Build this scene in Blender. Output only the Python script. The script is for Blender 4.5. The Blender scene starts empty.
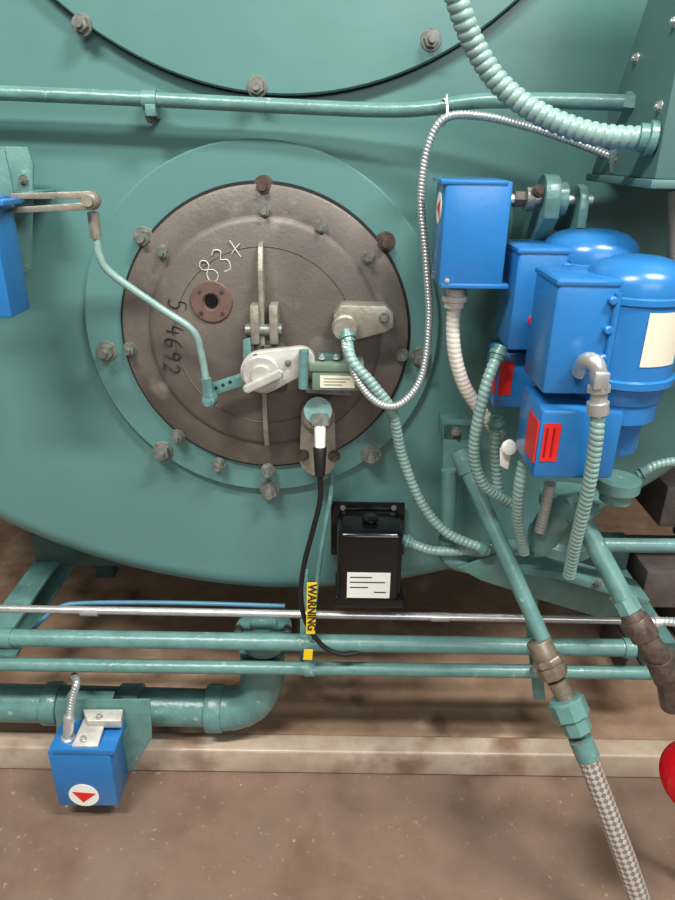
import bpy, bmesh, math, random
from mathutils import Vector, Matrix
random.seed(4)
rad = math.radians
S = bpy.context.scene
S.view_settings.view_transform = 'Standard'

# ------------------------------------------------------------------ camera
F = 675.0
CAM = Vector((0, -1.33, 1.5))
RM = Matrix.Rotation(rad(90 - 24), 3, 'X') @ Matrix.Rotation(rad(0.8), 3, 'Z')
cd = bpy.data.cameras.new('camera'); co = bpy.data.objects.new('camera', cd)
S.collection.objects.link(co)
cd.sensor_width = 36; cd.lens = F / 900 * 36; cd.clip_start = 0.02
co.matrix_world = Matrix.Translation(CAM) @ RM.to_4x4()
S.camera = co

# pixel helper: image pixel u, v back-projected onto the vertical plane y, depth assumed
def W(u, v, y):
    d = RM @ Vector(((u - 337.5) / F, (450 - v) / F, -1))
    return CAM + d * ((y - CAM.y) / d.y)
def M(u, v, y, n):
    d = RM @ Vector(((u - 337.5) / F, (450 - v) / F, -1))
    return n / F * ((y - CAM.y) / d.y)

# ------------------------------------------------------------------ materials
def lin(c):
    c = c / 255
    return c / 12.92 if c <= 0.04045 else ((c + 0.055) / 1.055) ** 2.4
def rgb(r, g, b): return (lin(r), lin(g), lin(b), 1)
def mat(name, c, rough=0.4, metal=0.0, var=0.15, scale=8, c2=None, bump=0.0, bscale=60, spec=0.5, detail=6):
    m = bpy.data.materials.new(name); m.use_nodes = True
    nt = m.node_tree; b = nt.nodes['Principled BSDF']
    tc = nt.nodes.new('ShaderNodeTexCoord')
    n = nt.nodes.new('ShaderNodeTexNoise'); n.inputs['Scale'].default_value = scale; n.inputs['Detail'].default_value = detail
    n.inputs['Roughness'].default_value = 0.6
    nt.links.new(tc.outputs['Object'], n.inputs['Vector'])
    r = nt.nodes.new('ShaderNodeValToRGB')
    r.color_ramp.elements[0].position = 0.32; r.color_ramp.elements[1].position = 0.68
    col = rgb(*c)
    if c2: a, z = rgb(*c2), col
    else:
        a = tuple(x * (1 - var) for x in col[:3]) + (1,); z = tuple(min(1, x * (1 + var)) for x in col[:3]) + (1,)
    r.color_ramp.elements[0].color = a; r.color_ramp.elements[1].color = z
    nt.links.new(n.outputs['Fac'], r.inputs['Fac']); nt.links.new(r.outputs['Color'], b.inputs['Base Color'])
    b.inputs['Roughness'].default_value = rough; b.inputs['Metallic'].default_value = metal
    b.inputs['Specular IOR Level'].default_value = spec
    if bump > 0:
        n2 = nt.nodes.new('ShaderNodeTexNoise'); n2.inputs['Scale'].default_value = bscale; n2.inputs['Detail'].default_value = 4
        nt.links.new(tc.outputs['Object'], n2.inputs['Vector'])
        bp = nt.nodes.new('ShaderNodeBump'); bp.inputs['Strength'].default_value = bump; bp.inputs['Distance'].default_value = 0.01
        nt.links.new(n2.outputs['Fac'], bp.inputs['Height']); nt.links.new(bp.outputs['Normal'], b.inputs['Normal'])
    return m

GREEN = mat('boiler_green_paint', (84, 125, 121), 0.32, var=0.06, scale=3, bump=0.04, bscale=25)
GREEN2 = mat('green_pipe_paint', (88, 127, 122), 0.32, var=0.16, scale=25, bump=0.12, bscale=90)
GREEN3 = mat('green_cabinet_paint', (80, 114, 112), 0.45, var=0.08, scale=5)
DGREEN = mat('dark_green_paint', (58, 84, 80), 0.45, var=0.2, scale=25)
OLIVE = mat('olive_switch_paint', (100, 120, 102), 0.4, var=0.15, scale=30)
BLUE = mat('actuator_blue_paint', (38, 108, 168), 0.27, var=0.06, scale=10, bump=0.03, bscale=80)
CAST = mat('cast_door_metal', (112, 104, 96), 0.5, 0.2, scale=9, c2=(92, 85, 78), bump=0.10, bscale=160, detail=10)
CASTD = mat('cast_dark_metal', (92, 86, 80), 0.6, 0.3, scale=20, c2=(68, 62, 56), bump=0.3)
ALU = mat('cast_aluminium', (186, 184, 176), 0.45, 0.35, var=0.12, scale=40, bump=0.15)
TANM = mat('tan_cast_fitting', (146, 141, 128), 0.42, 0.4, var=0.2, scale=40, bump=0.2)
STEEL = mat('galvanised_steel', (200, 200, 196), 0.30, 0.7, var=0.15, scale=50)
FLEXG = mat('green_flex_paint', (130, 160, 153), 0.34, 0.1, var=0.12, scale=50)
FLEXS = mat('silver_flex_metal', (172, 180, 178), 0.35, 0.6, var=0.12, scale=60)
CREAM = mat('cream_conduit_plastic', (200, 196, 186), 0.45, var=0.06, scale=20)
RUST = mat('rusty_bolt_metal', (96, 80, 68), 0.5, 0.3, scale=80, c2=(58, 50, 45), bump=0.2)
RUSTP = mat('rusty_pipe_metal', (108, 94, 84), 0.42, 0.4, scale=60, c2=(66, 56, 50), bump=0.1)
BOLT = mat('nut_metal', (136, 136, 126), 0.4, 0.3, scale=70, c2=(84, 92, 86))
BRONZE = mat('bronze_fitting', (132, 120, 106), 0.36, 0.5, var=0.25, scale=60)
PINKP = mat('sight_port_brown', (98, 76, 68), 0.6, 0.1, var=0.15, scale=60)
BLACK = mat('black_enamel', (14, 14, 15), 0.16, var=0.1)
RUB = mat('black_rubber', (18, 18, 18), 0.5, var=0.1)
GAP = mat('dark_gap_shadow_and_base', (26, 26, 24), 0.8, var=0.2)  # near-black: manway edge shadow put into colour, door gap, link holes, baseboard
WHITE = mat('white_label', (225, 224, 215), 0.5, var=0.03)
LBL = mat('tan_label', (208, 202, 182), 0.5, var=0.05)
RED = mat('red_label', (205, 34, 30), 0.4, var=0.08)
DRED = mat('red_gloss_paint', (150, 10, 18), 0.2, var=0.05)
YEL = mat('yellow_tape', (225, 190, 30), 0.5, var=0.05)
INK = mat('black_ink', (34, 31, 29), 0.8, var=0.05)
CHALK = mat('white_chalk', (192, 190, 182), 0.9, var=0.05)
BTUBE = mat('blue_tube_paint', (74, 124, 150), .4)
FLOORM = mat('stained_concrete', (134, 114, 99), 0.34, scale=4, c2=(106, 84, 70), bump=0.05, bscale=20, detail=12)
PADM = mat('pad_concrete', (160, 136, 114), 0.28, scale=6, c2=(124, 98, 78), bump=0.06, bscale=25, detail=12)
CURBM = mat('curb_concrete', (186, 170, 152), 0.35, scale=8, c2=(158, 138, 120), bump=0.06, bscale=25, detail=12)
WALLM = mat('wall_paint', (150, 146, 138), 0.7, var=0.04)
CEILM = mat('ceiling_paint', (210, 208, 200), 0.8, var=0.03)
BRICK = mat('dark_block', (88, 80, 74), 0.7, var=0.3, scale=12, bump=0.3)

def stain(m, dark, scale, lo, hi, stretch=(1, 1, 1)):
    nt = m.node_tree; b = nt.nodes['Principled BSDF']
    src = b.inputs['Base Color'].links[0].from_socket
    tc = nt.nodes.new('ShaderNodeTexCoord'); mp = nt.nodes.new('ShaderNodeMapping'); mp.inputs['Scale'].default_value = stretch
    n = nt.nodes.new('ShaderNodeTexNoise'); n.inputs['Scale'].default_value = scale; n.inputs['Detail'].default_value = 8
    nt.links.new(tc.outputs['Object'], mp.inputs['Vector']); nt.links.new(mp.outputs['Vector'], n.inputs['Vector'])
    r = nt.nodes.new('ShaderNodeValToRGB'); r.color_ramp.elements[0].position = lo; r.color_ramp.elements[1].position = hi
    nt.links.new(n.outputs['Fac'], r.inputs['Fac'])
    mx = nt.nodes.new('ShaderNodeMix'); mx.data_type = 'RGBA'
    nt.links.new(r.outputs['Color'], mx.inputs[0]); nt.links.new(src, mx.inputs[6]); mx.inputs[7].default_value = rgb(*dark)
    nt.links.new(mx.outputs[2], b.inputs['Base Color'])
stain(FLOORM, (168, 150, 134), 60, 0.64, 0.76)
stain(FLOORM, (84, 64, 54), 4, 0.5, 0.75)
stain(PADM, (184, 164, 144), 7, 0.58, 0.8)
stain(PADM, (92, 70, 56), 6, 0.53, 0.72)
stain(CURBM, (128, 102, 84), 7, 0.52, 0.7)
stain(CAST, (78, 71, 65), 4, 0.45, 0.8)
stain(CAST, (140, 132, 122), 14, 0.6, 0.8)
stain(GREEN2, (134, 154, 145), 45, 0.66, 0.72)

BRAID = bpy.data.materials.new('braided_steel'); BRAID.use_nodes = True
nt = BRAID.node_tree; b = nt.nodes['Principled BSDF']
tc = nt.nodes.new('ShaderNodeTexCoord'); mp = nt.nodes.new('ShaderNodeMapping')
mp.inputs['Rotation'].default_value = (0, 0, rad(45))
ch = nt.nodes.new('ShaderNodeTexChecker'); ch.inputs['Scale'].default_value = 14
ch.inputs['Color1'].default_value = rgb(205, 200, 192); ch.inputs['Color2'].default_value = rgb(140, 132, 126)
nt.links.new(tc.outputs['UV'], mp.inputs['Vector']); nt.links.new(mp.outputs['Vector'], ch.inputs['Vector'])
nt.links.new(ch.outputs['Color'], b.inputs['Base Color']); b.inputs['Metallic'].default_value = 0.5; b.inputs['Roughness'].default_value = 0.36
bp = nt.nodes.new('ShaderNodeBump'); bp.inputs['Strength'].default_value = 0.6; bp.inputs['Distance'].default_value = 0.002
nt.links.new(ch.outputs['Fac'], bp.inputs['Height']); nt.links.new(bp.outputs['Normal'], b.inputs['Normal'])

# ------------------------------------------------------------------ builders
def group(name, loc=(0, 0, 0)):
    e = bpy.data.objects.new(name, None); e.empty_display_size = 0.05; e.location = loc
    S.collection.objects.link(e); return e
def finish(name, bm, m, parent=None, smooth=35):
    bmesh.ops.recalc_face_normals(bm, faces=bm.faces)
    me = bpy.data.meshes.new(name); bm.to_mesh(me); bm.free()
    for p in me.polygons: p.use_smooth = True
    me.set_sharp_from_angle(angle=rad(smooth))
    me.materials.append(m)
    o = bpy.data.objects.new(name, me); S.collection.objects.link(o)
    if parent:
        o.parent = parent; o.matrix_parent_inverse = Matrix.Translation(-Vector(parent.location))
    return o
def aim(axis): return Vector((0, 0, 1)).rotation_difference(Vector(axis).normalized()).to_matrix().to_4x4()
def cyl(parent, name, p0, p1, r, m, seg=32, r2=None, bev=0.0):
    p0 = Vector(p0); p1 = Vector(p1); d = p1 - p0
    bm = bmesh.new()
    bmesh.ops.create_cone(bm, cap_ends=True, segments=seg, radius1=r, radius2=r if r2 is None else r2, depth=d.length,
                          matrix=Matrix.Translation((p0 + p1) / 2) @ aim(d))
    if bev:
        es = [e for e in bm.edges if any(len(f.verts) > 4 for f in e.link_faces)]
        bmesh.ops.bevel(bm, geom=es, offset=bev, segments=2, affect='EDGES', profile=0.5)
    return finish(name, bm, m, parent)
def lathe(parent, name, o, axis, prof, m, seg=48):
    T = Matrix.Translation(Vector(o)) @ aim(axis); bm = bmesh.new(); rings = []
    for r, h in prof:
        if r < 1e-6: rings.append([bm.verts.new(T @ Vector((0, 0, h)))])
        else: rings.append([bm.verts.new(T @ Vector((r * math.cos(2 * math.pi * i / seg), r * math.sin(2 * math.pi * i / seg), h))) for i in range(seg)])
    for a, c in zip(rings, rings[1:]):
        for i in range(seg):
            j = (i + 1) % seg
            if len(a) == 1 and len(c) == 1: continue
            if len(a) == 1: bm.faces.new((a[0], c[i], c[j]))
            elif len(c) == 1: bm.faces.new((a[i], a[j], c[0]))
            else: bm.faces.new((a[i], a[j], c[j], c[i]))
    return finish(name, bm, m, parent)
def box(parent, name, x0, x1, y0, y1, z0, z1, m, bev=0.002, rot=None, seg=2):
    bm = bmesh.new(); bmesh.ops.create_cube(bm, size=1)
    c = Vector(((x0 + x1) / 2, (y0 + y1) / 2, (z0 + z1) / 2))
    bmesh.ops.scale(bm, vec=(abs(x1 - x0), abs(y1 - y0), abs(z1 - z0)), verts=bm.verts)
    if bev: bmesh.ops.bevel(bm, geom=list(bm.edges), offset=bev, segments=seg, affect='EDGES', profile=0.5)
    T = Matrix.Translation(c)
    if rot: T = T @ rot
    bmesh.ops.transform(bm, matrix=T, verts=bm.verts)
    return finish(name, bm, m, parent)
def boxs(parent, name, u0, v0, u1, v1, yf, dep, m, bev=0.003, rot=None, seg=2):
    um, vm = (u0 + u1) / 2, (v0 + v1) / 2
    return box(parent, name, W(u0, vm, yf).x, W(u1, vm, yf).x, yf, yf + dep, W(um, v1, yf).z, W(um, v0, yf).z, m, bev, rot, seg)
def extr(parent, name, pts, vec, m, bev=0.0, seg=2):
    bm = bmesh.new(); vs = [bm.verts.new(p) for p in pts]; f = bm.faces.new(vs)
    r = bmesh.ops.extrude_face_region(bm, geom=[f])
    bmesh.ops.translate(bm, vec=Vector(vec), verts=[g for g in r['geom'] if isinstance(g, bmesh.types.BMVert)])
    bmesh.ops.recalc_face_normals(bm, faces=bm.faces)
    if bev: bmesh.ops.bevel(bm, geom=list(bm.edges), offset=bev, segments=seg, affect='EDGES', profile=0.5)
    return finish(name, bm, m, parent)
def plate(parent, name, px, yf, th, m, bev=0.0015):
    return extr(parent, name, [W(u, v, yf) for u, v in px], (0, th, 0), m, bev)
def arm(parent, name, a, ra, c, rc, yf, th, m, bev=0.002):
    """tapered link plate between two round ends (convex outline), in the xz plane"""
    a = Vector((a.x, a.z)); c = Vector((c.x, c.z)); d = (c - a); L = d.length; ang = math.atan2(d.y, d.x)
    k = math.acos(max(-1, min(1, (ra - rc) / L))); pts = []
    for i in range(13):
        t = ang + k + (2 * math.pi - 2 * k) * i / 12; pts.append((a.x + ra * math.cos(t), a.y + ra * math.sin(t)))
    for i in range(13):
        t = ang - k + 2 * k * i / 12; pts.append((c.x + rc * math.cos(t), c.y + rc * math.sin(t)))
    return extr(parent, name, [Vector((x, yf, z)) for x, z in pts], (0, th, 0), m, bev)
def catmull(P, n=14):
    P = [Vector(p) for p in P]; Q = [2 * P[0] - P[1]] + P + [2 * P[-1] - P[-2]]; out = []
    for i in range(1, len(Q) - 2):
        p0, p1, p2, p3 = Q[i - 1:i + 3]
        for k in range(n):
            t = k / n
            out.append(0.5 * ((2 * p1) + (p2 - p0) * t + (2 * p0 - 5 * p1 + 4 * p2 - p3) * t * t + (3 * p1 - p0 - 3 * p2 + p3) * t ** 3))
    out.append(P[-1]); return out
def resample(P, step):
    out = [P[0].copy()]; acc = 0.0
    tot = sum((b - a).length for a, b in zip(P, P[1:])); n = max(2, round(tot / step)); step = tot / n; tgt = step
    for a, c in zip(P, P[1:]):
        L = (c - a).length
        while L > 0 and acc + L >= tgt - 1e-9 and len(out) < n:
            out.append(a.lerp(c, (tgt - acc) / L)); tgt += step
        acc += L
    out.append(P[-1].copy()); return out, step
def sweep(parent, name, pts, r, m, kind='plain', seg=16, pitch=None, r2=None, smooth=True, depth=.2):
    P = catmull(pts) if smooth and len(pts) > 2 else [Vector(p) for p in pts]
    if kind == 'flex': pitch = pitch or r * 0.85; st = pitch / 6
    else: st = max(0.002, r * 0.5)
    P, st = resample(P, st); bm = bmesh.new(); uvl = bm.loops.layers.uv.new('UVMap')
    t = (P[1] - P[0]).normalized(); n = t.orthogonal().normalized(); rings = []; N = len(P)
    for i, p in enumerate(P):
        t2 = (P[min(i + 1, N - 1)] - P[max(i - 1, 0)]).normalized()
        n = (t.rotation_difference(t2) @ n); n = (n - t2 * n.dot(t2)).normalized(); t = t2; bb = t.cross(n)
        R = r if r2 is None else r + (r2 - r) * i / (N - 1); ring = []
        for k in range(seg):
            a = 2 * math.pi * k / seg; rr = R
            if kind == 'flex':
                ph = (i * st / pitch + k / seg) % 1.0
                rr = R * (1 - depth + depth * min(1, 1.35 * math.sin(math.pi * ph) ** 0.8))
            ring.append(bm.verts.new(p + (n * math.cos(a) + bb * math.sin(a)) * rr))
        rings.append(ring)
    for i in range(N - 1):
        for k in range(seg):
            j = (k + 1) % seg; f = bm.faces.new((rings[i][k], rings[i][j], rings[i + 1][j], rings[i + 1][k]))
            v0 = i * st / (2 * math.pi * r); v1 = (i + 1) * st / (2 * math.pi * r)
            for lp, uv in zip(f.loops, ((k / seg, v0), ((k + 1) / seg, v0), ((k + 1) / seg, v1), (k / seg, v1))): lp[uvl].uv = uv
    bm.faces.new(rings[0]); bm.faces.new(rings[-1])
    return finish(name, bm, m, parent, 60)
def L3(lst): return [W(*p) for p in lst]
def nut(parent, name, pos, axis, r, m, stud=0.6, washer=True):
    """washer + hex nut + protruding stud"""
    T = Matrix.Translation(Vector(pos)) @ aim(axis) @ Matrix.Rotation(random.uniform(0, 1), 4, 'Z'); bm = bmesh.new(); h = 0.0
    def cc(rr, d, sg, z0): bmesh.ops.create_cone(bm, cap_ends=True, segments=sg, radius1=rr, radius2=rr * 0.94, depth=d, matrix=T @ Matrix.Translation((0, 0, z0 + d / 2)))
    if washer: cc(r * 1.3, r * 0.2, 24, 0); h = r * 0.2
    cc(r, r * 0.85, 6, h); cc(r * 0.5, r * stud, 16, h + r * 0.85)
    return finish(name, bm, m, parent)
def collar(parent, name, p, axis, r, m):
    return lathe(parent, name, p, axis, [(0, -r * .6), (r * 1.15, -r * .6), (r * 1.15, r * .2), (r * 1.5, r * .3), (r * 1.5, r * .9), (r * 1.2, r * 1.0), (r * 1.2, r * 1.7), (0, r * 1.7)], m, 24)
MY = (0, -1, 0)
GLY = {'8': [[(.5, .55), (.25, .65), (.2, .85), (.5, 1), (.78, .86), (.74, .66), (.5, .55), (.2, .4), (.15, .15), (.5, 0), (.85, .15), (.8, .4), (.5, .55)]],
       '3': [[(.15, .9), (.5, 1), (.8, .8), (.45, .55), (.8, .35), (.6, .02), (.1, .08)]],
       '4': [[(.35, 1), (.1, .4), (.9, .42)], [(.65, .75), (.6, 0)]],
       '+': [[(.1, .45), (.5, .5), (.95, .55)], [(.55, .9), (.5, .5), (.45, .1)]],
       '5': [[(.85, 1), (.25, .98), (.2, .6), (.6, .62), (.8, .35), (.55, .02), (.1, .05)]],
       '-': [[(.1, .45), (.35, .46), (.6, .45)]],
       '6': [[(.75, 1), (.3, .7), (.12, .25), (.4, 0), (.75, .15), (.7, .42), (.2, .35)]],
       '9': [[(.8, .8), (.5, 1), (.2, .8), (.3, .55), (.75, .65), (.82, .85), (.7, .3), (.6, 0)]],
       '2': [[(.15, .8), (.45, 1), (.8, .8), (.6, .45), (.1, .02), (.45, .1), (.95, .02)]]}
def hand(parent, name, s, u, v, y, h, ang, r, m, adv=.85):
    """handwritten strokes drawn on the metal"""
    o = W(u, v, y); ca, sa = math.cos(rad(ang)), math.sin(rad(ang)); wd = h * .62
    tot = len(s) * wd * adv * 1.2
    for i, chh in enumerate(s):
        for k, st in enumerate(GLY[chh]):
            P = []
            for x, z in st:
                X = -tot / 2 + i * wd * adv * 1.2 + x * wd; Z = (z - .5) * h
                P.append(o + Vector((X * ca + Z * sa, 0, -X * sa + Z * ca)))
            sweep(parent, '%s_%d_%d' % (name, i, k), P, r, m, seg=6)

# ------------------------------------------------------------------ room
def slab(name, x0, x1, y0, y1, z0, z1, m):
    return box(None, name, x0, x1, y0, y1, z0, z1, m, 0)
slab('floor', -4, 4, -5, 6, -0.1, 0, FLOORM)
slab('wall_back', -4, 4, 6, 6.15, -0.1, 4, WALLM)
slab('wall_left', -4.15, -4, -5, 6.15, -0.1, 4, WALLM)
slab('wall_right', 4, 4.15, -5, 6.15, -0.1, 4, WALLM)
slab('ceiling', -4.15, 4.15, -5, 6.15, 4, 4.15, CEILM)
slab('baseboard_back', -4, 4, 5.98, 6, 0, 0.12, GAP)
yp = -0.056
g = group('concrete_pad', (0, 2, 0.04))
box(g, 'slab', -2.6, 2.6, yp + .058, 4.6, 0, 0.078, PADM, 0.002)
box(g, 'curb_edge', -2.6, 2.6, yp, yp + .058, 0, 0.080, CURBM, 0.007, seg=3)

# ------------------------------------------------------------------ boiler
BC = Vector((-0.12, 0, 1.82)); BR = 1.30
g = group('boiler', BC)
prof = [(0, 0), (0.9, 0)] + [(BR - 0.06 + 0.06 * math.sin(rad(a)), -0.06 + 0.06 * math.cos(rad(a))) for a in range(0, 91, 10)] + [(BR, -3.4), (0, -3.4)]
lathe(g, 'shell', BC, MY, prof, GREEN, 160)
for i, sx in enumerate((-0.83, 0.80)):
    z0 = 0.40
    box(g, 'skid_top_flange_%d' % i, sx - .035, sx + .035, -0.02, 3.2, z0, z0 + .010, GREEN2, .001)
    box(g, 'skid_web_%d' % i, sx - .035, sx - .028, -0.02, 3.2, z0 - .07, z0, GREEN2, .001)
    box(g, 'skid_bottom_flange_%d' % i, sx - .035, sx + .035, -0.02, 3.2, z0 - .07, z0 - .062, GREEN2, .001)
    for k in range(3):
        box(g, 'leg_%d_%d' % (i, k), sx - .03, sx + .03, .7 + k * 1.1, .76 + k * 1.1, .0785, z0 - .07, DGREEN, .001)
        box(g, 'saddle_%d_%d' % (i, k), sx - .035, sx + .035, .7 + k * 1.1, .73 + k * 1.1, z0, z0 + .42, DGREEN, .001)
box(g, 'cross_beam', -.9, .86, .9, .98, .33, .40, DGREEN, .001)
box(g, 'front_cross_channel', -.86, .83, .30, .36, .40, .50, DGREEN, .001)

MC = Vector((-0.10, 0, 2.172)); MRr = 0.588
g = group('manway_door', MC)
lathe(g, 'edge_shadow_line', MC, MY, [(0, .0), (MRr + .003, 0), (MRr + .003, .006), (0, .006)], GAP, 128)  # dark disc rim paints the shadow line around the cover edge
lathe(g, 'cover', MC, MY, [(0, .006), (MRr - .002, .006), (MRr, .008), (MRr, .018), (MRr - .003, .021), (0, .021)], GREEN, 128)
for i, (u, v) in enumerate(((82, 25), (257, 87), (431, 40))):
    nut(g, 'bolt_%d' % i, W(u, v, -.021), MY, M(u, v, 0, 8.0), BOLT)
for i in range(5):
    a = rad(20 + 35 * i); nut(g, 'bolt_up_%d' % i, MC + Vector((.55 * math.cos(a), -.021, .55 * math.sin(a))), MY, .015, BOLT)

# ------------------------------------------------------------------ burner access door
DC = W(263, 331, 0); DR = 0.350
PC = W(265.5, 337, -.028); PC.y = 0
PR = .280
g = group('burner_access_door', DC)
lathe(g, 'mounting_ring', DC, MY, [(0, .0), (DR, 0), (DR, .012), (DR - .003, .015), (0, .015)], GREEN, 128)
lathe(g, 'gap', PC, MY, [(0, .0152), (PR + .006, .0152), (PR + .006, .017), (0, .017)], GAP, 96)
lathe(g, 'door_plug', PC, MY, [(0, .016), (PR - .003, .016), (PR, .019), (PR, .025), (PR - .004, .028), (.228, .030), (.223, .036), (.215, .039), (.150, .046), (0, .05)], CAST, 128)
for i, (u, v) in enumerate(((264, 186), (144, 237), (385, 242), (107, 351), (163, 451), (270, 489), (371, 454), (421, 357))):
    p = W(u, v, -.015); rust = i in (0, 2)
    nut(g, 'ring_bolt_%d' % i, p, MY, M(u, v, 0, 8.0), RUST if rust else BOLT, 0.9)
for i, (u, v) in enumerate(((265, 211), (321, 227), (368, 257), (402, 355), (219, 464), (268, 470), (178, 436), (130, 349), (163, 252))):
    nut(g, 'clamp_nut_%d' % i, W(u, v, -.029), MY, M(u, v, 0, 5.5), BOLT, 1.2)
def ribpart(nm, va, vb, ua, ub, out, w=4.5):
    a = W(ua, va, -.045); b2 = W(ub, vb, -.045); hw = M(264, 330, 0, w) / 2
    x = (a.x + b2.x) / 2
    pts = [Vector((x - hw, -.035, a.z)), Vector((x - hw, -.06, a.z - .01)), Vector((x - hw, -out, a.z - .05)), Vector((x - hw, -out, b2.z + .05)), Vector((x - hw, -.06, b2.z + .01)), Vector((x - hw, -.035, b2.z))]
    extr(g, nm, pts, (2 * hw, 0, 0), TANM, .001)
ribpart('rib', 240, 447, 264, 265, .075)
boxs(g, 'boss_left', 250, 306, 259, 345, -.085, .05, TANM, .003)
boxs(g, 'boss_right', 269, 306, 278, 345, -.085, .05, TANM, .003)
cyl(g, 'boss_pin', W(246, 330, -.07), W(282, 330, -.07), .012, BOLT)
lathe(g, 'boss_hub', W(264, 340, -.04), MY, [(.034, 0), (.034, .02), (.026, .03), (0, .03)], CASTD, 32)
sp = W(212, 301, -.0425)
lathe(g, 'sight_port', sp, MY, [(0, .0), (.040, 0), (.040, .007), (.038, .009), (.017, .009), (.014, .004), (0, .004)], PINKP, 40)
lathe(g, 'sight_port_glass', sp, MY, [(0, .0045), (.013, .0045), (.010, .008), (0, .009)], BLACK, 24)
for i in range(4):
    a = rad(45 + 90 * i); nut(g, 'port_screw_%d' % i, sp + Vector((.029 * math.cos(a), -.009, .029 * math.sin(a))), MY, .0035, RUST, .3, False)
lathe(g, 'bead', PC, MY, [(.171, .041), (.174, .0452), (.177, .041)], CAST, 128)
hand(g, 'chalk_number', '83+', 223, 259, -.0455, .044, -38, .0011, CHALK, 1.0)
hand(g, 'marker_number', '5-4692', 174, 338, -.0445, .034, 100, .0014, INK, 1.0)
plate(g, 'conduit_arm', [(333, 316), (341, 305), (386, 306), (394, 313), (394, 328), (385, 333), (350, 342), (336, 338)], -.085, .045, TANM, .004)
p = W(345, 326, -.085); r = M(345, 326, -.085, 13)
lathe(g, 'conduit_boss', p, MY, [(0, 0), (r, 0), (r, .015), (r * .85, .018), (r * .85, .03), (0, .03)], TANM, 32)
nut(g, 'arm_bolt', W(384, 318, -.085), MY, .008, BOLT)

# ------------------------------------------------------------------ damper shaft crank
g = group('air_damper_crank', W(262, 372, -.1))
plate(g, 'back_plate', [(242, 352), (258, 344), (284, 346), (290, 356), (286, 392), (252, 392), (240, 378)], -.075, .030, CASTD, .003)
c0 = W(262, 373, -.12)
cyl(g, 'shaft', W(262, 373, -.05), c0, .02, STEEL)
arm(g, 'lever_casting', c0, M(262, 372, -.12, 22), W(301, 361, -.12), M(300, 360, -.12, 14), -.12, .018, ALU, .003)
lathe(g, 'dial', c0, MY, [(0, 0), (.036, 0), (.036, .008), (.033, .011), (.02, .011), (.018, .02), (0, .02)], ALU, 40)
arm(g, 'pointer', W(247, 389, -.145), .008, W(279, 374, -.145), .008, -.15, .014, ALU, .003)
for u, v in ((303, 356), (288, 363), (256, 357)): nut(g, 'screw', W(u, v, -.12), MY, .005, BOLT, .5)
cyl(g, 'spacer_pin', W(304, 350, -.13), W(303, 388, -.13), .009, GREEN2)
plate(g, 'side_fin', [(243, 340), (250, 338), (252, 360), (243, 360)], -.1, .006, GREEN2, .001)

g = group('limit_switch', W(335, 375, -.1))
boxs(g, 'body', 312, 370, 361, 391, -.125, .05, OLIVE, .003)
boxs(g, 'lid', 308, 364, 364, 372, -.128, .055, OLIVE, .002)
boxs(g, 'nameplate', 320, 376, 355, 388, -.1265, .002, LBL, 0)
for k in range(3): boxs(g, 'print_%d' % k, 324, 378.5 + k * 3, 350 - 4 * k, 379.3 + k * 3, -.1270, .001, OLIVE, 0)
boxs(g, 'top_block', 317, 355, 341, 366, -.11, .03, DGREEN, .002)
for u in (322, 336): nut(g, 'screw', W(u, 358, -.11), (0, -.3, 1), .005, STEEL, .6)
plate(g, 'foot', [(306, 388), (352, 391), (352, 396), (306, 393)], -.10, .05, BOLT, .001)

# ------------------------------------------------------------------ flame scanner
g = group('flame_scanner', W(320, 430, -.1))
arm(g, 'flange_plate', W(318, 458, -.055), .038, W(318, 412, -.055), .034, -.065, .022, TANM, .003)
p = W(318, 414, -.065)
lathe(g, 'scanner_boss', p, MY, [(0, 0), (.033, 0), (.033, .012), (.026, .018), (.026, .03), (.021, .034), (0, .034)], TANM, 32)
cyl(g, 'green_band', W(318, 411, -.095), W(318, 411, -.103), .027, GREEN2)
for i, (u, v) in enumerate(((303, 455), (334, 456))): nut(g, 'bolt_%d' % i, W(u, v, -.066), MY, .010, RUST, 1)
cyl(g, 'hex_fitting', W(320, 414, -.11), W(320, 426, -.12), .018, BOLT, 6)
cyl(g, 'ceramic_tube', W(320, 421, -.12), W(320, 449, -.135), .0115, WHITE, 32, .010)
cyl(g, 'rubber_boot', W(320, 447, -.134), W(320, 476, -.145), .0135, RUB, 32, .010, .002)
sweep(g, 'cable', L3([(320, 474, -.145), (320, 500, -.14), (313, 530, -.135), (304, 565, -.13), (301, 595, -.13), (306, 622, -.135), (322, 645, -.14), (340, 654, -.14), (358, 653, -.13)]), .0055, RUB, seg=12)

g = group('sensing_tube', W(325, 520, -.03))
sweep(g, 'tube', L3([(333, 474, -.03), (330, 500, -.04), (322, 545, -.05), (316, 590, -.07), (311, 640, -.13)]), .0055, GREEN2, seg=12)
g = group('warning_tape', W(311, 605, -.15))
plate(g, 'strip', [(307, 583), (317, 583), (315, 634), (306, 634)], -.150, .002, YEL, 0)
plate(g, 'strip_lower', [(304, 650), (313, 650), (312, 660), (303, 660)], -.150, .002, YEL, 0)
c = bpy.data.curves.new('lettering', 'FONT'); c.body = 'WARNING'; c.size = .025; c.align_x = 'CENTER'; c.align_y = 'CENTER'; c.extrude = .0003; c.offset = .0006
c.materials.append(INK); o = bpy.data.objects.new('lettering', c); S.collection.objects.link(o); o.location = W(311.5, 608, -.1508)
o.rotation_euler = (rad(90), rad(91), 0); o.parent = g; o.matrix_parent_inverse = Matrix.Translation(-Vector(g.location))

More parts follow.
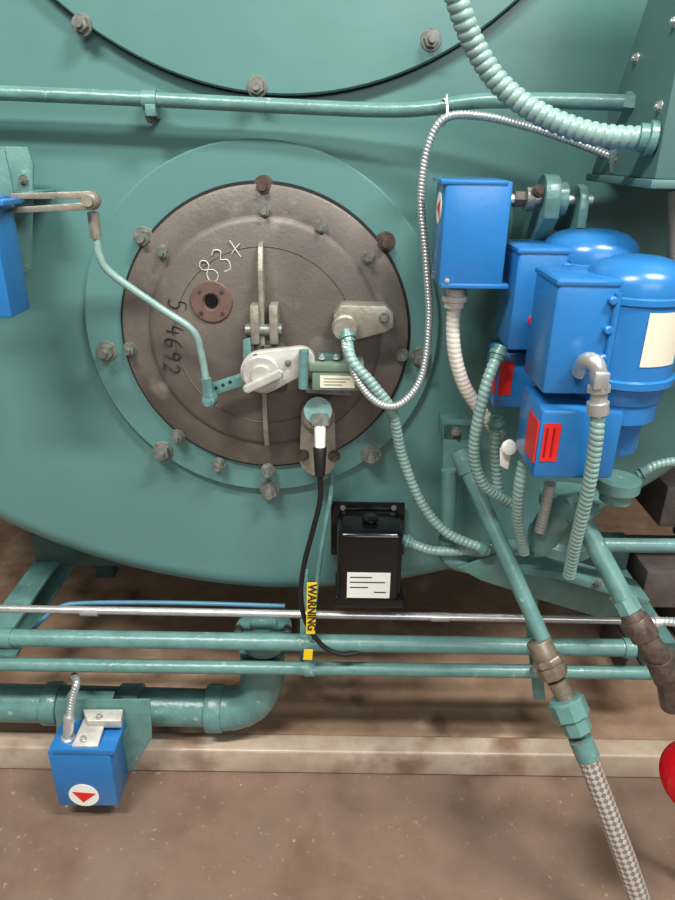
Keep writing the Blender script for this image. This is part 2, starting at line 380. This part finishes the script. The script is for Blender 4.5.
# ------------------------------------------------------------------ linkage
g = group('linkage_rod', W(150, 300, -.13))
sweep(g, 'rod', L3([(97, 236, -.15), (100, 256, -.15), (112, 274, -.145), (160, 308, -.13), (192, 330, -.125), (201, 352, -.12), (208, 392, -.115)]), .0068, FLEXG, seg=14)
cyl(g, 'upper_rod_end', W(96, 238, -.15), W(93, 212, -.155), .0095, TANM, 6)
lathe(g, 'ball_joint', W(91, 200, -.165), MY, [(0, -.012), (.014, -.010), (.016, 0), (.013, .01), (.009, .014), (.009, .02), (0, .02)], TANM, 24)
cyl(g, 'lower_rod_end', W(206, 378, -.117), W(209, 396, -.115), .010, GREEN2, 6)
lathe(g, 'lower_joint', W(210, 398, -.10), MY, [(0, -.01), (.014, -.01), (.016, .005), (.012, .02), (.007, .022), (.007, .03), (0, .03)], GREEN2, 24)
arm(g, 'crank_arm', W(209, 390, -.09), .012, W(246, 378, -.09), .012, -.095, .008, GREEN2, .001)
for k in range(3): lathe(g, 'hole_%d' % k, W(216 + 7 * k, 388 - 3 * k, -.0952), MY, [(0, 0), (.0035, 0), (.0035, .0006), (0, .0006)], GAP, 12)
arm(g, 'link_bar_upper', W(14, 196, -.17), .0042, W(91, 195, -.17), .006, -.176, .006, TANM, .001)
arm(g, 'link_bar_lower', W(14, 210, -.17), .0042, W(90, 206, -.17), .006, -.176, .006, TANM, .001)

g = group('mounting_bracket', W(15, 200, -.1))
plate(g, 'upright', [(-18, 146), (27, 147), (33, 165), (31, 270), (22, 275), (-18, 275)], -.06, .006, GREEN2)
plate(g, 'web', [(-20, 150), (4, 150), (13, 190), (13, 270), (-20, 280)], -.12, .006, GREEN2)
plate(g, 'foot', [(-20, 192), (33, 192), (33, 197), (-20, 198)], -.10, .10, GREEN2)
nut(g, 'bolt', W(24, 180, -.06), MY, .007, BOLT)
g = group('damper_actuator', W(-20, 255, -.2))
boxs(g, 'housing', -75, 197, 1, 318, -.235, .075, BLUE, .005)
boxs(g, 'cover_lip', -75, 200, 3, 206, -.237, .077, BLUE, .002)

# ------------------------------------------------------------------ overhead pipe run
g = group('overhead_pipe', W(300, 100, -.06))
sweep(g, 'pipe', L3([(-60, 92, -.05), (0, 93, -.05), (140, 99, -.05), (280, 106, -.05), (380, 110, -.06), (430, 108, -.075), (480, 101, -.10), (560, 101, -.14), (628, 103, -.175)]), .0118, GREEN2, seg=20)
p = W(150, 100, -.05); cyl(g, 'clamp', p - Vector((.012, 0, 0)), p + Vector((.012, 0, 0)), .0155, GREEN2)
boxs(g, 'clamp_tab', 145, 104, 155, 116, -.065, .03, GREEN2, .001); nut(g, 'clamp_bolt', W(151, 118, -.03), MY, .007, BOLT)
boxs(g, 'clamp_foot', 144, 92, 156, 118, -.03, .03, GREEN2, .001)
p = W(624, 103, -.173); q = W(637, 104, -.18); cyl(g, 'end_nut', p, q, .0165, GREEN2, 6)

# ------------------------------------------------------------------ control cabinet top right (sloping back edge)
g = group('control_cabinet', W(690, 80, -.2))
xs = W(677, 60, -.31).x; zb = W(690, 180, -.31).z
ex = extr(g, 'enclosure', [Vector((xs, -.31, 2.1)), Vector((xs, -.31, zb)), Vector((xs, -.045, zb)), Vector((xs, -.17, 1.70)), Vector((xs, -.29, 2.1))], (.5, 0, 0), GREEN3, .003)
box(g, 'bottom_flange', xs - .006, xs + .5, -.316, -.04, zb - .012, zb, GREEN3, .002)
for i, (yy, zz) in enumerate(((-.285, 1.66), (-.285, 1.56), (-.17, 1.63))): nut(g, 'bolt_%d' % i, (xs, yy, zz), (-1, 0, 0), .006, STEEL, .3)
box(g, 'wall_mount', xs + .03, xs + .4, -.10, 0, zb + .01, zb + .12, GREEN3, .002)
g = group('junction_tab', W(622, 160, -.14))
plate(g, 'hanger_tab', [(610, 150), (636, 146), (636, 182), (624, 184), (610, 172)], -.15, .005, GREEN3)
nut(g, 'tab_bolt', W(619, 160, -.15), MY, .009, BOLT)
nut(g, 'tab_bolt_b', W(642, 156, -.15), MY, .007, BOLT)

# ------------------------------------------------------------------ flexible conduits
def conduit(pts, r, m, ends=(True, True), em=None, pitch=None, depth=.2):
    P = L3(pts); g = group('flexible_conduit', P[len(P) // 2])
    sweep(g, 'armor', P, r, m, 'flex', 16, pitch, depth=depth)
    if ends[0]: collar(g, 'fitting_a', P[0], P[1] - P[0], r, em or m)
    if ends[1]: collar(g, 'fitting_b', P[-1], P[-2] - P[-1], r, em or m)
    return g
conduit([(448, -30, -.26), (462, 15, -.25), (478, 52, -.24), (502, 86, -.24), (540, 114, -.25), (595, 134, -.27), (658, 139, -.285)], .0158, FLEXG, (False, True), GREEN2, .012)
conduit([(615, 158, -.14), (575, 142, -.12), (530, 127, -.11), (480, 116, -.11), (444, 119, -.11), (427, 150, -.11), (421, 200, -.11), (426, 260, -.12), (429, 320, -.13), (422, 375, -.15), (402, 403, -.16), (380, 404, -.16), (360, 384, -.15), (346, 350, -.13), (345, 330, -.105)], .0070, FLEXS, (True, True), STEEL, .0058)
z = group('zip_tie', W(444, 112, -.09))
p = W(443, 113, -.093)
lathe(z, 'loop', p, (1, .2, 0), [(.020, -.002), (.0215, -.002), (.0215, .002), (.020, .002), (.020, -.002)], WHITE, 32)
extr(z, 'tail', [p + Vector((0, -.02, .012)), p + Vector((.004, -.02, .012)), p + Vector((.003, -.022, .026)), p + Vector((0, -.022, .026))], (0, .001, 0), WHITE)
conduit([(347, 334, -.11), (352, 360, -.14), (372, 384, -.15), (392, 412, -.14), (402, 455, -.12), (420, 500, -.12), (446, 532, -.13), (486, 550, -.14)], .0105, FLEXG, (True, True), GREEN2, .0095)
conduit([(404, 540, -.09), (430, 550, -.10), (460, 551, -.11), (492, 546, -.12)], .0105, FLEXG, (True, True), GREEN2, .0095)

# ------------------------------------------------------------------ ignition transformer
g = group('ignition_transformer', W(368, 560, -.08))
plate(g, 'mounting_plate', [(331, 502), (405, 503), (404, 555), (331, 555)], -.02, .004, BLACK)
boxs(g, 'mount_lug', 340, 520, 400, 550, -.019, .019, BLACK, .001)
for i, u in enumerate((343, 394)): nut(g, 'bolt_%d' % i, W(u, 508, -.02), MY, .005, BOLT, .4)
boxs(g, 'housing', 337, 534, 402, 604, -.125, .105, BLACK, .014, seg=5)
boxs(g, 'bottom_lip', 335, 599, 404, 608, -.127, .105, BLACK, .003)
lathe(g, 'top_knockout', W(370, 519, -.075), (0, 0, 1), [(0, 0), (.018, 0), (.018, .004), (.015, .006), (0, .006)], BLACK, 24)
boxs(g, 'label', 347, 573, 390, 598, -.1265, .002, WHITE, 0)
for k, (a, b2) in enumerate(((350, 372), (350, 385), (350, 368), (374, 386))):
    boxs(g, 'print_%d' % k, a, 577 + 5 * k, b2, 578.0 + 5 * k, -.1270, .001, INK, 0)

# ------------------------------------------------------------------ mid blue actuator + shaft
g = group('damper_actuator', W(475, 235, -.2))
boxs(g, 'housing', 442, 181, 508, 288, -.24, .10, BLUE, .004)
boxs(g, 'cover_seam', 441, 180, 509, 185, -.242, .105, BLUE, .002)
boxs(g, 'bottom_tray', 441, 284, 509, 289, -.242, .105, BLUE, .002)
xl = W(442, 235, -.24).x
pl = W(438, 208, -.19); cyl(g, 'warning_disc', Vector((xl - .0015, -.19, pl.z)), Vector((xl + .001, -.19, pl.z)), .024, WHITE)
zz = pl.z; extr(g, 'warning_triangle', [Vector((xl - .002, -.207, zz + .015)), Vector((xl - .002, -.172, zz)), Vector((xl - .002, -.207, zz - .015))], (.001, 0, 0), RED)
nut(g, 'screw', W(447, 281, -.240), MY, .0035, STEEL, .3)
boxs(g, 'back_bracket', 450, 185, 500, 270, -.14, .1395, GREEN2, .002)
collar(g, 'cable_gland', W(455, 293, -.19), (0, 0, -1), .014, CREAM)

g = group('pvc_conduit', W(465, 360, -.2))
P = L3([(455, 300, -.19), (453, 325, -.19), (455, 355, -.19), (464, 385, -.185), (480, 410, -.18), (500, 436, -.17)])
sweep(g, 'tube', P, .0120, CREAM, 'flex', 20, .009, depth=.08)

g = group('linkage_shaft', W(550, 200, -.15))
y = -.17
a = W(505, 199, y); e = W(592, 199, y)
cyl(g, 'shaft', a, Vector((e.x, a.y, a.z)), .008, STEEL)
a = W(514, 199, y); cyl(g, 'coupling', a, a + Vector((.022, 0, 0)), .0135, CASTD, 6)
lathe(g, 'lever_eye', W(529, 199, y - .004), (1, 0, 0), [(.009, -.006), (.018, -.006), (.018, .006), (.009, .006), (.009, -.006)], BOLT, 28)
nut(g, 'eye_nut', W(538, 191, y - .02), MY, .008, RUST)
def fork(nm, u, w, v0=176, v1=252):
    """pillow-block plate seen edge on: rounded top upright standing off the boiler"""
    x = W(u, 200, y).x; zt = W(u, v0, y).z; zb = W(u, v1, y).z; pts = []
    r = .034; cz = zt - r
    for i in range(11):
        t = rad(180 - 18 * i); pts.append(Vector((x, y + r * math.cos(t), cz + r * math.sin(t))))
    pts += [Vector((x, 0, cz - .02)), Vector((x, 0, zb)), Vector((x, y + .03, zb)), Vector((x, y - r, cz - .03))]
    extr(g, nm, pts, (w, 0, 0), GREEN2, .0015)
fork('bearing_plate_a', 540, .024, 174, 250); fork('bearing_plate_b', 574, .014, 184, 236)
lathe(g, 'bearing_hub', W(552, 199, y), (1, 0, 0), [(0, -.015), (.026, -.015), (.026, .02), (0, .02)], GREEN2, 28)

# ------------------------------------------------------------------ gas valve actuators
def valve_actuator(u, v, yc, k):
    """u,v = centre of the domed cylinder's top; k = cylinder radius scale"""
    c = W(u, v, yc); g = group('gas_valve_actuator', c)
    def O(x, yy, zz2): return c + Vector((x, yy, zz2))
    lathe(g, 'cylinder', c, (0, 0, -1), [(a * k, b2) for a, b2 in [(0, -.012), (.03, -.010), (.048, -.004), (.060, .006), (.066, .02), (.066, .035), (.0685, .037), (.0685, .045), (.066, .047), (.066, .15), (.07, .152), (.07, .162), (.064, .165), (.058, .19), (0, .19)]], BLUE, 56)
    return g, O
def terminal(g, O, s=1.0):
    a = O(-.128, -.055, -.175 * s); b2 = O(-.04, .055, -.012)
    box(g, 'terminal_housing', a.x, b2.x, a.y, b2.y, a.z, b2.z, BLUE, .005)
    a = O(-.130, -.057, -.022); b2 = O(-.04, .057, -.014)
    box(g, 'housing_lid', a.x, b2.x, a.y, b2.y, a.z, b2.z, BLUE, .002)
    a = O(-.06, -.045, -.15); b2 = O(0, .045, -.03)
    box(g, 'neck', a.x, b2.x, a.y, b2.y, a.z, b2.z, BLUE, .004)
    for q in (-.04, -.08, -.12, -.155):
        lathe(g, 'boss_screw', O(-.052, -.055, q), MY, [(0, 0), (.006, 0), (.006, .006), (.004, .008), (0, .008)], BLUE, 16)
    cyl(g, 'cover_ridge', O(-.045, -.057, -.03), O(-.045, -.057, -.17), .005, BLUE)
g, O = valve_actuator(592, 236, -.20, 1.15)
terminal(g, O)
a = O(-.135, -.03, -.285); b2 = O(-.045, .06, -.185)
box(g, 'lower_housing', a.x, b2.x, a.y, b2.y, a.z, b2.z, BLUE, .006)
extr(g, 'red_tag_front', [O(-.130, -.0315, -.26), O(-.108, -.0315, -.26), O(-.108, -.0315, -.20), O(-.130, -.0315, -.20)], (0, .003, 0), RED)
extr(g, 'red_tag', [O(-.1365, -.028, -.26), O(-.1365, .03, -.26), O(-.1365, .03, -.20), O(-.1365, -.028, -.20)], (.002, 0, 0), RED)
lathe(g, 'indicator', O(-.092, -.055, -.125), MY, [(0, 0), (.009, 0), (.009, .004), (0, .004)], RED, 20)
cyl(g, 'valve_stem', O(0, 0, -.19), O(0, 0, -.36), .04, GREEN2)
g, O = valve_actuator(640, 264, -.36, 1.08)
terminal(g, O)
a = O(-.128, -.065, -.305); b2 = O(-.008, .05, -.195)
box(g, 'lower_housing', a.x, b2.x, a.y, b2.y, a.z, b2.z, BLUE, .007)
cyl(g, 'mid_collar', O(0, 0, -.18), O(0, 0, -.22), .060, BLUE)
cyl(g, 'valve_body_top', O(.01, .01, -.20), O(.01, .01, -.285), .040, BLUE, bev=.006)
extr(g, 'red_tag_front', [O(-.121, -.0665, -.275), O(-.097, -.0665, -.275), O(-.097, -.0665, -.215), O(-.121, -.0665, -.215)], (0, .003, 0), RED)
extr(g, 'red_tag', [O(-.1295, -.062, -.28), O(-.1295, -.01, -.28), O(-.1295, -.01, -.215), O(-.1295, -.062, -.215)], (.002, 0, 0), RED)
for k in range(2):
    extr(g, 'red_tag_print_%d' % k, [O(-.118 + k * .010, -.0672, -.268), O(-.115 + k * .010, -.0672, -.268), O(-.115 + k * .010, -.0672, -.222), O(-.118 + k * .010, -.0672, -.222)], (0, .001, 0), DRED)
bm = bmesh.new(); cc = O(0, 0, 0); cols = []
for i in range(9):
    t = rad(266 + 6 * i); x = cc.x + .0722 * math.cos(t); yy = cc.y + .0722 * math.sin(t)
    cols.append((bm.verts.new((x, yy, cc.z - .053)), bm.verts.new((x, yy, cc.z - .128))))
for q, w in zip(cols, cols[1:]): bm.faces.new((q[0], w[0], w[1], q[1]))
finish('cylinder_label', bm, LBL, g)
g = group('conduit_elbow', W(595, 380, -.44))
sweep(g, 'elbow', L3([(580, 372, -.42), (586, 361, -.44), (596, 364, -.455), (599, 384, -.455), (598, 408, -.455)]), .0115, STEEL, seg=20)
cyl(g, 'ring_nut', W(599, 386, -.455), W(599, 391, -.455), .016, STEEL, 8)
cyl(g, 'ring_nut_low', W(598, 402, -.455), W(598, 413, -.455), .015, STEEL, 24)
box(g, 'screw_clamp', *(lambda p: (p.x - .010, p.x + .010, p.y - .016, p.y - .004, p.z - .012, p.z + .012))(W(598, 378, -.455)), STEEL, .002)
conduit([(598, 408, -.455), (596, 440, -.455), (588, 490, -.44), (576, 540, -.41), (569, 575, -.38)], .0102, FLEXG, (False, False), GREEN2, .009)
conduit([(500, 350, -.25), (488, 380, -.27), (478, 420, -.27), (474, 455, -.26), (484, 485, -.25), (510, 503, -.23)], .0102, FLEXG, (True, False), GREEN2, .009)
conduit([(496, 420, -.22), (494, 450, -.22), (498, 490, -.22)], .0100, FLEXG, (True, False), GREEN2, .009)
conduit([(524, 462, -.30), (519, 490, -.30), (518, 520, -.28), (524, 552, -.25)], .0105, FLEXG, (False, False), GREEN2, .009)
conduit([(550, 484, -.30), (546, 505, -.29), (540, 530, -.27)], .0100, FLEXS, (False, False), STEEL, .009)
conduit([(640, 474, -.22), (660, 464, -.22), (700, 458, -.22)], .0085, FLEXG, (True, False), GREEN2, .008)
conduit([(652, 622, -.30), (672, 622, -.30), (710, 628, -.30)], .0085, FLEXS, (True, False), STEEL, .008)
g = group('plastic_plug', W(507, 450, -.26))
lathe(g, 'cap', W(507, 447, -.29), (.4, -1, .2), [(0, 0), (.012, 0), (.014, .004), (.012, .010), (0, .013)], WHITE, 24)
plate(g, 'tail', [(500, 448), (513, 448), (508, 470), (500, 466)], -.29, .003, WHITE)

# ------------------------------------------------------------------ valve train
g = group('gas_valve_train', W(560, 540, -.2))
plate(g, 'hanger_plate', [(443, 420), (474, 420), (474, 436), (464, 470), (452, 500), (443, 500)], -.07, .006, GREEN2)
boxs(g, 'hanger_foot', 443, 424, 470, 440, -.07, .0695, GREEN2, .001)
nut(g, 'hanger_bolt', W(456, 432, -.07), MY, .008, BOLT)
sweep(g, 'riser', L3([(449, 470, -.08), (449, 500, -.08), (447, 540, -.08)]), .016, GREEN2, seg=24, smooth=False)
sweep(g, 'riser_elbow', L3([(447, 538, -.08), (448, 556, -.085), (465, 564, -.09), (490, 566, -.09), (520, 566, -.09)]), .019, GREEN2, seg=24)
lathe(g, 'body_tee', W(570, 500, -.22), (0, 0, -1), [(0, -.01), (.055, -.01), (.055, .01), (.045, .02), (.045, .07), (.055, .08), (.055, .10), (.03, .12), (0, .12)], GREEN2, 40)
lathe(g, 'body_tee_front', W(618, 484, -.31), (0, 0, -1), [(0, -.01), (.036, -.01), (.036, .008), (.026, .02), (.026, .03), (0, .03)], GREEN2, 40)
sweep(g, 'body_cross', L3([(500, 545, -.20), (540, 545, -.20), (600, 545, -.20), (720, 546, -.20)]), .014, GREEN2, seg=24)
cyl(g, 'union_ring', W(532, 540, -.22), W(556, 540, -.22), .034, GREEN2, 10)
sweep(g, 'cast_elbow', L3([(545, 545, -.23), (548, 528, -.24), (560, 514, -.255), (576, 508, -.27), (586, 520, -.285)]), .030, GREEN2, seg=28)
cyl(g, 'second_pipe', W(574, 505, -.27), W(631, 612, -.38), .0175, GREEN2)
cyl(g, 'second_collar', W(570, 498, -.26), W(581, 518, -.285), .026, GREEN2, 8)
cyl(g, 'second_nut', W(624, 600, -.368), W(632, 615, -.385), .021, GREEN2, 8)
sweep(g, 'rust_elbow', L3([(630, 612, -.385), (640, 630, -.40), (653, 648, -.41), (666, 672, -.41), (672, 705, -.40)]), .020, RUSTP, seg=24)
cyl(g, 'rust_collar_a', W(634, 618, -.39), W(646, 638, -.405), .024, RUSTP, 24, bev=.003)
cyl(g, 'rust_collar_b', W(658, 656, -.41), W(668, 680, -.41), .024, RUSTP, 24, bev=.003)
plate(g, 'angle_bracket', [(458, 568), (500, 553), (560, 570), (640, 598), (648, 612), (600, 618), (540, 600), (480, 580)], -.13, .006, GREEN2)
plate(g, 'angle_flange', [(520, 568), (560, 572), (650, 600), (648, 606), (560, 580), (520, 574)], -.20, .07, GREEN2)
for u, v in ((612, 600), (598, 583)): nut(g, 'bracket_bolt', W(u, v, -.205), MY, .006, BOLT)

g = group('gas_supply_pipe', W(500, 550, -.2))
p0, p1 = W(462, 457, -.14), W(544, 642, -.30)
cyl(g, 'pipe', p0, p1, .0155, GREEN2)
cyl(g, 'upper_collar', W(459, 450, -.134), W(468, 472, -.152), .019, GREEN2, 24)
cyl(g, 'reducer', W(538, 640, -.30), W(549, 664, -.32), .024, BRONZE, 24, bev=.003)
lathe(g, 'ring_groove', W(546, 657, -.313), W(558, 684, -.335) - W(546, 657, -.313), [(0, 0), (.027, 0), (.029, .003), (.029, .012), (.025, .014), (.025, .018), (.029, .020), (.029, .036), (.026, .040), (0, .04)], BRONZE, 8)
cyl(g, 'nipple', W(556, 680, -.333), W(570, 705, -.35), .018, BRONZE)

g = group('braided_hose', W(600, 800, -.42))
lathe(g, 'union_nut', W(565, 698, -.348), W(583, 742, -.385) - W(565, 698, -.348), [(0, 0), (.030, 0), (.035, .004), (.035, .035), (.027, .038), (.027, .066), (.023, .070), (0, .070)], GREEN2, 8)
sweep(g, 'braid', L3([(580, 738, -.38), (592, 770, -.40), (611, 820, -.43), (630, 872, -.46), (648, 930, -.49), (664, 1010, -.52)]), .0195, BRAID, 'braid', 28, r2=.023)
cyl(g, 'ferrule', W(580, 738, -.38), W(588, 757, -.392), .0225, GREEN2, 24)

# ------------------------------------------------------------------ horizontal pipe runs
def hpipe(name, u0, v0, u1, v1, y, r, m, ends=True):
    a, c = W(u0, v0, y), W(u1, v1, y)
    g = group(name, (a + c) / 2); cyl(g, 'tube', a, c, r, m)
    return g, a, c
g, a, c = hpipe('galvanised_conduit', -80, 607, 720, 622, -.075, .0090, STEEL)
for u in (90, 440): p = W(u, 610 + u * .016, -.075); cyl(g, 'coupling', p - Vector((.02, 0, 0)), p + Vector((.02, 0, 0)), .0108, STEEL)
g, a, c = hpipe('condensate_pipe', -80, 636, 634, 648, -.11, .0195, GREEN2)
for u in (8, 628): p = W(u, 637.5 + u * .0165, -.11); cyl(g, 'coupling', p - Vector((.012, 0, 0)), p + Vector((.012, 0, 0)), .0225, GREEN2)
g, a, c = hpipe('condensate_pipe', -80, 663, 655, 673, -.11, .0155, GREEN2)
for u in (310, 560): p = W(u, 664.5 + u * .0135, -.11); cyl(g, 'coupling', p - Vector((.012, 0, 0)), p + Vector((.012, 0, 0)), .018, GREEN2)
g = group('pipe_bracket', W(533, 660, -.1))
plate(g, 'strap', [(527, 636), (539, 636), (546, 700), (534, 700)], -.085, .006, GREEN2)
plate(g, 'stem', [(525, 560), (537, 560), (539, 640), (527, 640)], -.085, .006, GREEN2)
for v in (644, 669): nut(g, 'u_bolt_%d' % v, W(534, v, -.13), MY, .008, BOLT)
g = group('pipe_bracket', W(325, 640, -.1))
plate(g, 'strap', [(300, 620), (308, 620), (308, 676), (300, 676)], -.09, .005, GREEN2)
plate(g, 'stem', [(300, 570), (308, 570), (308, 622), (300, 622)], -.06, .005, GREEN2)

g = group('feed_water_pipe', W(120, 705, -.0))
yb = -.015
cyl(g, 'pipe', W(-90, 700, yb), W(214, 708, yb), .047, GREEN2, 40)
sweep(g, 'elbow', L3([(212, 708, yb), (236, 707, yb), (254, 698, yb), (262, 680, yb), (262, 650, yb)]), .055, GREEN2, seg=36)
cyl(g, 'elbow_collar', W(207, 708, yb), W(224, 708, yb), .060, GREEN2, 40, bev=.005)
cyl(g, 'coupling', W(120, 705, yb), W(142, 705.5, yb), .054, GREEN2, 40, bev=.004)
cyl(g, 'coupling_b', W(46, 703, yb), W(62, 703.5, yb), .054, GREEN2, 40, bev=.004)
lathe(g, 'flange', W(264, 632, yb), (0, 0, 1), [(0, -.04), (.05, -.04), (.05, 0), (.066, 0), (.068, .004), (.068, .016), (.060, .020), (.034, .022), (.030, .03), (0, .03)], GREEN2, 40)
for u in (240, 288): nut(g, 'flange_bolt', W(u, 624, yb) + Vector((0, -.02, .0)), (0, 0, 1), .009, BOLT)

g = group('copper_tube', W(150, 605, .0))
sweep(g, 'tube', L3([(20, 645, -.02), (40, 622, -.02), (60, 607, -.01), (90, 603, 0), (180, 603, 0), (285, 606, 0)]), .0055, BTUBE, seg=12)

# lower left actuator
g = group('damper_actuator', W(88, 760, -.18))
boxs(g, 'housing', 53, 752, 114, 806, -.21, .085, BLUE, .004)
boxs(g, 'cover_lip', 52, 750, 115, 755, -.212, .09, BLUE, .002)
p = W(84, 795, -.2105); r = M(84, 795, -.21, 15)
cyl(g, 'warning_disc', p, p + Vector((0, -.0015, 0)), r, WHITE)
extr(g, 'warning_triangle', [p + Vector((-r * .75, -.002, r * .35)), p + Vector((r * .85, -.002, r * .2)), p + Vector((-r * .1, -.002, -r * .65))], (0, .001, 0), RED)
plate(g, 'bracket_back', [(56, 700), (150, 700), (152, 738), (132, 772), (110, 772), (56, 745)], -.125, .005, GREEN2)
zt = W(84, 752, -.21).z
box(g, 'bracket_arm', W(75, 720, -.06).x, W(120, 720, -.06).x, -.12, -.06, zt + .03, zt + .038, GREEN2, .001)
extr(g, 'top_plate', [W(72, 748, -.205), W(98, 748, -.205), W(108, 716, -.13), W(86, 716, -.13)], (0, 0, .006), ALU, .001)
extr(g, 'top_bracket', [W(88, 728, -.16), W(122, 728, -.16), W(124, 716, -.13), W(84, 716, -.13)], (0, 0, .022), ALU, .002)
for u, v in ((82, 744), (98, 722)): nut(g, 'plate_screw', W(u, v, -.2) + Vector((0, .01, .004)), (0, 0, 1), .006, STEEL, .5)
cyl(g, 'connector_base', W(68, 752, -.18), W(68, 737, -.18), .016, STEEL, 8)
cyl(g, 'connector', W(68, 740, -.18), W(69, 716, -.17), .012, STEEL)
conduit([(69, 722, -.172), (72, 700, -.155), (77, 682, -.14), (74, 676, -.10)], .0090, FLEXS, (True, False), STEEL, .007)

# red dished handwheel at the right, on a stem rising from the floor
p = W(701, 779, -.40); ax = Vector((-.1, -.45, 1))
g = group('valve_handwheel', p)
lathe(g, 'dished_wheel', p, ax, [(0, .0), (.050, -.004), (.062, -.014), (.071, -.012), (.076, .002), (.070, .018), (.052, .032), (.030, .038), (0, .040)], DRED, 48)
lathe(g, 'hub_nut', p + ax.normalized() * .038, ax, [(0, 0), (.012, 0), (.012, .010), (.006, .010), (.006, .016), (0, .016)], STEEL, 6)
q = p + Vector((.045, .06, -.10))
cyl(g, 'stem', p, q, .010, STEEL)
cyl(g, 'valve_body', q + Vector((0, 0, .02)), q + Vector((0, 0, -.05)), .024, BRONZE, 8)
cyl(g, 'feed_pipe', q, Vector((q.x + .06, q.y, 0.0)), .014, BRONZE)
g = group('insulated_pipe', W(675, 230, -.1))
cyl(g, 'pipe', W(676, 190, -.12), W(676, 262, -.12), .013, CREAM)
cyl(g, 'joint', W(676, 258, -.12), W(676, 268, -.12), .018, CREAM)

g = group('concrete_block_stack', (1.35, .6, .3))
for r_ in range(5):
    for c_ in range(3):
        x = .85 + c_ * .32 + (.15 if r_ % 2 else 0)
        box(g, 'block_%d_%d' % (r_, c_), x, x + .30, .22 + .03 * (r_ % 2), .42, .0785 + r_ * .13, .08 + r_ * .13 + .12, BRICK, .008)

# ------------------------------------------------------------------ lights
def area(name, loc, rot, sx, sy, e, col=(1, 1, 1)):
    l = bpy.data.lights.new(name, 'AREA'); l.shape = 'RECTANGLE'; l.size = sx; l.size_y = sy; l.energy = e; l.color = col
    o = bpy.data.objects.new(name, l); S.collection.objects.link(o); o.location = loc; o.rotation_euler = rot
fx = mat('fixture_white', (220, 220, 215), .5)
for i, (x, yy, e) in enumerate(((-1.0, -1.9, 150), (1.3, -1.5, 150), (-1.0, 2.4, 4), (1.6, 2.4, 4))):
    g = group('ceiling_lamp', (x, yy, 3.8))
    box(g, 'housing', x - .62, x + .62, yy - .16, yy + .16, 3.72, 3.8, fx, .005)
    for sx in (-.5, .5): cyl(g, 'rod', (x + sx, yy, 3.8), (x + sx, yy, 4), .008, STEEL)
    area('lamp_light', (x, yy, 3.70), (0, 0, 0), 1.2, .26, e, (1, .985, .95))
area('added_front_fill', (1.2, -4.4, 3.0), (rad(74), 0, rad(10)), 3, 1.4, 75, (.96, .98, 1))  # added fill light behind the camera; no doorway is built there
w = bpy.data.worlds.new('world'); S.world = w; w.use_nodes = True
w.node_tree.nodes['Background'].inputs[0].default_value = (.9, .95, 1, 1); w.node_tree.nodes['Background'].inputs[1].default_value = .2
